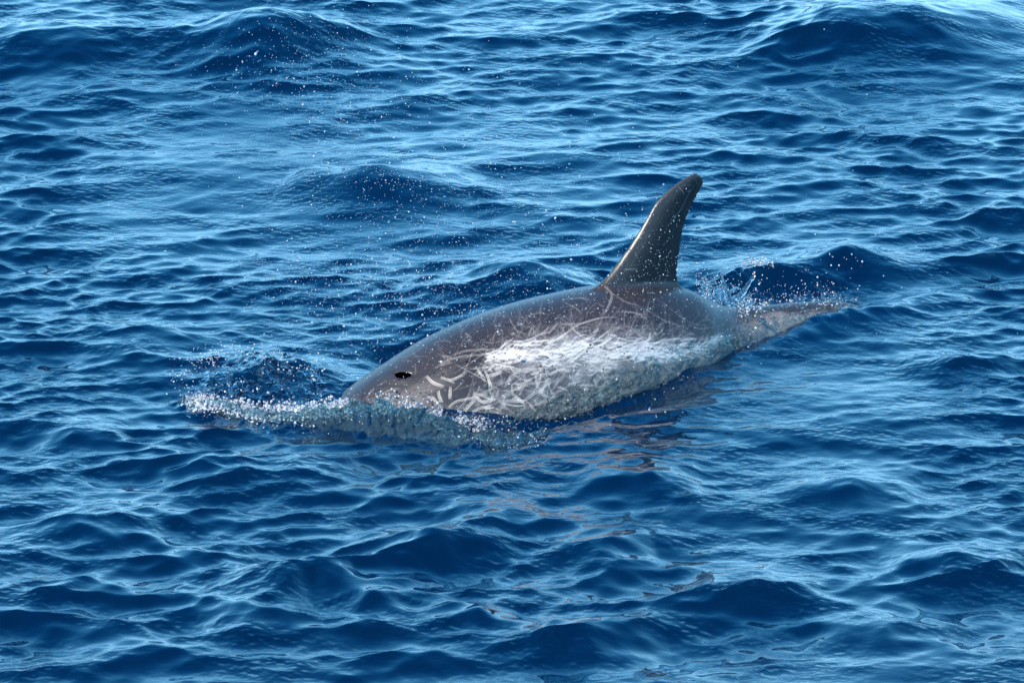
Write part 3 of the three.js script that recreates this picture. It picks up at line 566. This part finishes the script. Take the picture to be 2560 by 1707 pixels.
// blobs and drops: a few lumpy shapes, scattered as many small bodies of water
function lump(seed, flat) {
  const g = new THREE.IcosahedronGeometry(1, 2), p = g.attributes.position;
  for (let i = 0; i < p.count; i++) { const x = p.getX(i), y = p.getY(i), z = p.getZ(i), r = 1 + 0.6 * noise(x * 1.5 + seed, y * 1.5, z * 1.5) + 0.12 * noise(x * 3.4, y * 3.4 + seed, z * 3.4); p.setXYZ(i, x * r, y * r * flat, z * r); }
  g.computeVertexNormals(); return g;
}
const drop = new THREE.IcosahedronGeometry(1, 1);
{ const p = drop.attributes.position, n = drop.attributes.normal; for (let i = 0; i < p.count; i++) { const l = Math.hypot(p.getX(i), p.getY(i), p.getZ(i)); n.setXYZ(i, p.getX(i) / l, p.getY(i) / l, p.getZ(i) / l); } }
function scatter(name, geometry, material, places, label, category) {  // places: [x, y, z, radius, stretch]
  const m = new THREE.InstancedMesh(geometry, material, places.length); m.name = name; m.castShadow = m.receiveShadow = true;
  const M = new THREE.Matrix4(), q = new THREE.Quaternion(), e = new THREE.Euler();
  places.forEach(([x, y, z, r, st = 1], i) => { e.set(rnd() * 6.3, rnd() * 6.3, rnd() * 6.3); q.setFromEuler(e); M.compose(new THREE.Vector3(x, y, z), q, new THREE.Vector3(r, r * st, r)); m.setMatrixAt(i, M); });
  m.instanceMatrix.needsUpdate = true; tag(m, label, category, { kind: 'stuff' }); scene.add(m);
  return m;
}
const lerpLine = (L, t) => { const i = Math.min(L.length - 2, Math.floor(t * (L.length - 1))), f = t * (L.length - 1) - i; return L[i].map((a, k) => a + (L[i + 1][k] - a) * f); };
// drops and bubbles of the bow wave
{
  const foam = [], glass = [];
  for (let i = 0; i < 1200; i++) {
    const t = Math.pow(rnd(), 0.9) * 0.9 + 0.03, [u, v, h] = lerpLine(BOW, t);
    const p = metAt(u + gauss() * 12, v + (rnd() < 0.6 ? 8 + Math.abs(gauss()) * 12 : 30 + gauss() * 20));
    const lift = h * 0.55 * Math.abs(gauss()) * 0.5 + 0.012 + (rnd() < 0.2 ? 0.04 * rnd() : 0);
    (rnd() < 0.5 ? foam : glass).push([p[0] + gauss() * 0.01, p[1] + lift, p[2] + 0.02 + gauss() * 0.03, 0.0009 + 0.0026 * Math.pow(rnd(), 3), 0.8 + 0.5 * rnd()]);
  }
  const clot = [];
  for (let i = 0; i < 4600; i++) {                                   // broken white foam at its left end and in knots along it
    const k = rnd(), t = k < 0.75 ? 0.04 + 0.34 * rnd() : [0.46, 0.52, 0.6, 0.68, 0.74][(rnd() * 5) | 0] + gauss() * 0.012, [u, v, h] = lerpLine(BOW, clamp(t, 0, 1));
    const p = metAt(u + gauss() * 8, v + 14 + gauss() * (k < 0.75 ? 11 : 14));
    clot.push([p[0] + gauss() * 0.006, p[1] + 0.004 + 0.03 * rnd() * rnd() * (0.4 + h * 8), p[2] + gauss() * 0.012, 0.0009 + 0.005 * Math.pow(rnd(), 3.4), 0.7 + 0.5 * rnd()]);
  }
  scatter('bow_froth', lump(17, 0.75), foamWhite, clot, 'broken white froth along the left end of the bow wave', 'foam');
  scatter('bow_foam', drop, foamWhite, foam, 'white foam drops on the bow wave before the head', 'foam');
  scatter('bow_drops', lump(3, 0.8), clearWater, glass.map((a) => [a[0], a[1], a[2], a[3] * 1.6, a[4]]), 'clear water drops tumbling over the bow wave', 'water drops');
}
// lace of thrown water left of the head: fine threads and beads over the far side of the bow wave
{
  const beads = [], white = [];
  for (let k = 0; k < 26; k++) {
    let u = 490 + 320 * rnd(), v = 905 + 95 * rnd() + Math.max(0, 560 - u) * 0.5, a = -0.5 + gauss() * 0.8, lift = 0.01 + 0.05 * rnd() * rnd();
    const n = 5 + 9 * rnd();
    for (let i = 0; i < n; i++) { u += Math.cos(a) * 4; v += Math.sin(a) * 2.5; a += gauss() * 0.25; if (v < 893 + Math.abs(u - 660) * 0.25) break; const p = metAt(u, v); (rnd() < 0.3 ? white : beads).push([p[0] + gauss() * 0.006, p[1] + lift + gauss() * 0.004, p[2] + gauss() * 0.01, 0.0014 + 0.0035 * Math.pow(rnd(), 3), 0.7 + rnd()]); }
  }
  for (let i = 0; i < 230; i++) { const t = rnd(), p = metAt(450 + 330 * t * t + gauss() * 24, 985 - 90 * Math.sin(t * 2.6) + gauss() * 14); white.push([p[0], p[1] + 0.01 + 0.05 * rnd() * rnd(), p[2], 0.0015 + 0.003 * rnd() * rnd(), 1]); }
  scatter('splash_lace', lump(9, 0.7), clearWater, beads, 'lacy clear splash thrown up left of the dolphin head', 'splash');
  scatter('splash_beads', drop, foamWhite, white, 'sparkling beads of the splash left of the dolphin', 'splash');
}
// wash along the lower flank and over the sunken tail
{
  const upper = [[1180, 1046], [1300, 1034], [1380, 1000], [1500, 950], [1600, 910], [1700, 880], [1800, 846], [1900, 805], [2000, 765], [2120, 745]], lower = [[1180, 1066], [1300, 1070], [1420, 1056], [1520, 1020], [1650, 962], [1760, 908], [1880, 858], [2000, 806], [2080, 780], [2160, 760]];
  const white = [], glass = [];
  for (let i = 0; i < 650; i++) {
    const t = rnd(), a = lerpLine(upper, t), b = lerpLine(lower, t), w = clamp(0.5 + gauss() * 0.3, -0.3, 1.15);
    const p = metAt(a[0] + (b[0] - a[0]) * w + gauss() * 6, a[1] + (b[1] - a[1]) * w);
    (rnd() < 0.3 ? white : glass).push([p[0], p[1] + 0.003 + 0.012 * rnd() * rnd(), p[2], 0.0009 + 0.003 * Math.pow(rnd(), 3), 0.6 + 0.6 * rnd()]);
  }
  scatter('flank_wash', lump(5, 0.6), airyWater, glass.map((a) => [a[0], a[1], a[2], a[3] * 1.7, a[4]]), 'churned clear water streaming along the dolphin lower flank', 'wash');
  scatter('flank_foam', drop, foamWhite, white, 'pale bubbles along the waterline of the dolphin flank', 'foam');
}
// threads and torn rims of thrown water: rounded strands that run together
const spot = (u, v, l) => { const [x, z] = level(u, v, l); return [x, l, z]; };
function strands(name, label, caps, cell) {
  const lo = [9, 9, 9], hi = [-9, -9, -9];
  for (const c of caps) for (const o of [0, 4]) for (let k = 0; k < 3; k++) { lo[k] = Math.min(lo[k], c[o + k] - 0.03); hi[k] = Math.max(hi[k], c[o + k] + 0.03); }
  const bins = new Map(), B = 0.05, key = (x, y, z) => Math.floor(x / B) * 1e6 + Math.floor(y / B) * 1e3 + Math.floor(z / B);
  for (const c of caps) { const m = 0.03; for (let x = Math.floor((Math.min(c[0], c[4]) - m) / B); x <= Math.floor((Math.max(c[0], c[4]) + m) / B); x++) for (let y = Math.floor((Math.min(c[1], c[5]) - m) / B); y <= Math.floor((Math.max(c[1], c[5]) + m) / B); y++) for (let z = Math.floor((Math.min(c[2], c[6]) - m) / B); z <= Math.floor((Math.max(c[2], c[6]) + m) / B); z++) { const q = x * 1e6 + y * 1e3 + z; if (!bins.has(q)) bins.set(q, []); bins.get(q).push(c); } }
  const f = (x, y, z) => {
    let d = 0.02; const l = bins.get(key(x, y, z)); if (!l) return d;
    for (const c of l) { const bx = c[4] - c[0], by = c[5] - c[1], bz = c[6] - c[2], t = clamp(((x - c[0]) * bx + (y - c[1]) * by + (z - c[2]) * bz) / (bx * bx + by * by + bz * bz + 1e-9)); const e = Math.hypot(x - c[0] - bx * t, y - c[1] - by * t, z - c[2] - bz * t) - (c[3] + (c[7] - c[3]) * t); if (e < 0.02) d = smin(d, e, 0.008); }
    return d + 0.0015 * noise(x * 90, y * 90, z * 90);
  };
  const { P, N, I } = meshField(f, lo, hi, cell, 2);
  const g = new THREE.BufferGeometry(); g.setAttribute('position', new THREE.Float32BufferAttribute(P, 3)); g.setAttribute('normal', new THREE.Float32BufferAttribute(N, 3)); g.setIndex(I);
  const m = new THREE.Mesh(g, clearWater); m.name = name; m.castShadow = m.receiveShadow = true; scene.add(m);
  tag(m, label, 'splash');
  console.log(name, I.length / 3);
}
const chainInto = (caps, list) => { for (let i = 0; i + 1 < list.length; i++) caps.push([...list[i].slice(0, 4), ...list[i + 1].slice(0, 4)].slice(0, 3).concat(list[i][3], list[i + 1].slice(0, 3), list[i + 1][3])); };
{
  const caps = [];                                                   // left of the head: lace curling off the far side of the bow wave
  for (let k = 0; k < 95; k++) {
    let u = 480 + 300 * rnd(), v = 905 + 88 * rnd() + Math.max(0, 570 - u) * 0.4, a = -0.9 + 1.2 * (u - 480) / 300 + gauss() * 0.6; const q = [], lift = 0.004 + 0.03 * rnd() * rnd(), n = 4 + 7 * rnd(), r0 = 0.0018 + 0.0035 * rnd() * rnd();
    for (let i = 0; i < n; i++) { if (v < 893 + Math.abs(u - 660) * 0.3) break; const p = metAt(u, v); q.push([p[0], p[1] + lift * (0.6 + 0.4 * Math.sin(i)), p[2], r0 * (0.6 + 0.8 * rnd())]); u += Math.cos(a) * 7; v += Math.sin(a) * 4; a += gauss() * 0.35; }
    chainInto(caps, q);
  }
  strands('splash', 'thin lacy threads of clear water thrown up left of the dolphin head', caps, 0.0036);
}
// the splash behind the fin: a torn crown with two spikes
{
  const caps = [];
  const chain = (list) => chainInto(caps, list.map(([u, v, l, r]) => [...spot(u, v, l), r]));
  chain([[1822, 745, 0.10, 0.014], [1815, 722, 0.13, 0.011], [1806, 700, 0.16, 0.007], [1800, 682, 0.19, 0.0045]]);
  chain([[1846, 745, 0.10, 0.014], [1860, 728, 0.13, 0.011], [1872, 710, 0.155, 0.0075], [1880, 698, 0.17, 0.0065], [1882, 696, 0.172, 0.009]]);
  for (let k = 0; k < 46; k++) { let u = 1745 + 150 * rnd(), v = 712 + (u - 1745) * 0.42 + 46 * rnd() - 14, a = gauss() * 1.2; const q = []; for (let i = 0; i < 6; i++) { q.push([u, v, 0.05 + 0.05 * rnd(), 0.003 + 0.006 * rnd() * rnd()]); u += Math.cos(a) * 7; v += Math.sin(a) * 5; a += gauss() * 0.5; } chain(q); }
  strands('splash_001', 'torn clear splash with two thin spikes behind the dorsal fin', caps, 0.004);
  const white = [];
  for (let i = 0; i < 260; i++) { const u = 1740 + 170 * rnd(), p = metAt(u, 715 + (u - 1740) * 0.4 + gauss() * 22); white.push([p[0], p[1] + 0.01 + 0.06 * rnd() * rnd(), p[2], 0.0014 + 0.003 * rnd() * rnd(), 1]); }
  for (let i = 0; i < 70; i++) { const u = 1840 + 320 * rnd(), p = metAt(u, 640 + 130 * rnd()); white.push([p[0], p[1] + 0.01 + 0.1 * rnd() * rnd(), p[2], 0.0014 + 0.003 * Math.pow(rnd(), 3), 1]); }
  const wash = [];
  for (let i = 0; i < 700; i++) {
    const k = rnd(); let u, v;
    if (k < 0.4) { u = 1750 + 130 * rnd(); v = 716 + (u - 1750) * 0.5 + gauss() * 13; } else if (k < 0.6) { u = 1855 + 80 * rnd(); v = 652 - Math.abs(u - 1895) * -0.2 + gauss() * 6; } else { u = 1880 + 220 * rnd(); v = 752 - (u - 1980) * 0.12 + gauss() * 16; }
    const p = metAt(u, v); wash.push([p[0], p[1] + 0.001 + 0.012 * rnd() * rnd(), p[2], 0.0008 + 0.0036 * Math.pow(rnd(), 3.4), 0.7 + 0.5 * rnd()]);
  }
  scatter('tail_froth', lump(23, 0.7), foamWhite, wash, 'thin white froth behind the fin and over the sinking tail', 'foam');
  scatter('crown_beads', drop, foamWhite, white, 'bright beads flung off the splash behind the fin', 'splash');
}
// spray of the breath: fine drops hanging in the air over the back and behind it
{
  const fine = [], big = [];
  const put = (u, v, depth, r, arr) => { const d = sight(u, v), t = (DIST * CE - depth) / -d[2]; arr.push([d[0] * t, DIST * SE + d[1] * t, depth, r, 1 + 0.5 * rnd()]); };
  const clouds = [   // centre, spread, number, depth
    [1000, 740, 190, 62, 900, 0.6], [900, 690, 160, 50, 650, 0.5], [1180, 830, 170, 90, 900, 0.9], [1500, 760, 170, 90, 750, 0.75], [1640, 640, 60, 80, 240, 0.6], [1000, 425, 130, 30, 420, 0.2], [1060, 560, 200, 90, 800, 0.3], [720, 150, 130, 75, 480, 0], [900, 290, 170, 110, 900, 0.1], [1350, 900, 230, 90, 600, 1.1], [820, 900, 120, 60, 300, 0.9], [1250, 500, 300, 200, 420, 0.3], [1900, 700, 200, 90, 160, 0.4], [1400, 560, 420, 330, 500, 0.4]];
  for (const [u, v, su, sv, n, dep] of clouds) for (let i = 0; i < n; i++) { const a = u + gauss() * su, b = v + gauss() * sv; if (b < -20 || b > 1080) continue; const r = 0.00058 * Math.exp(Math.abs(gauss()) * 0.6); put(a, b, dep + gauss() * 0.25, r, fine); if (rnd() < 0.012) put(a + gauss() * 30, b + gauss() * 20, dep + gauss() * 0.25, 0.002 + 0.0025 * rnd() * rnd(), big); }
  scatter('spray', drop, foamWhite, fine, 'fine white spray of the breath hanging over the dolphin', 'spray');
  scatter('spray_drops', drop, clearWater, big, 'larger clear drops among the spray over the dolphin', 'spray');
}

renderer.render(scene, camera);
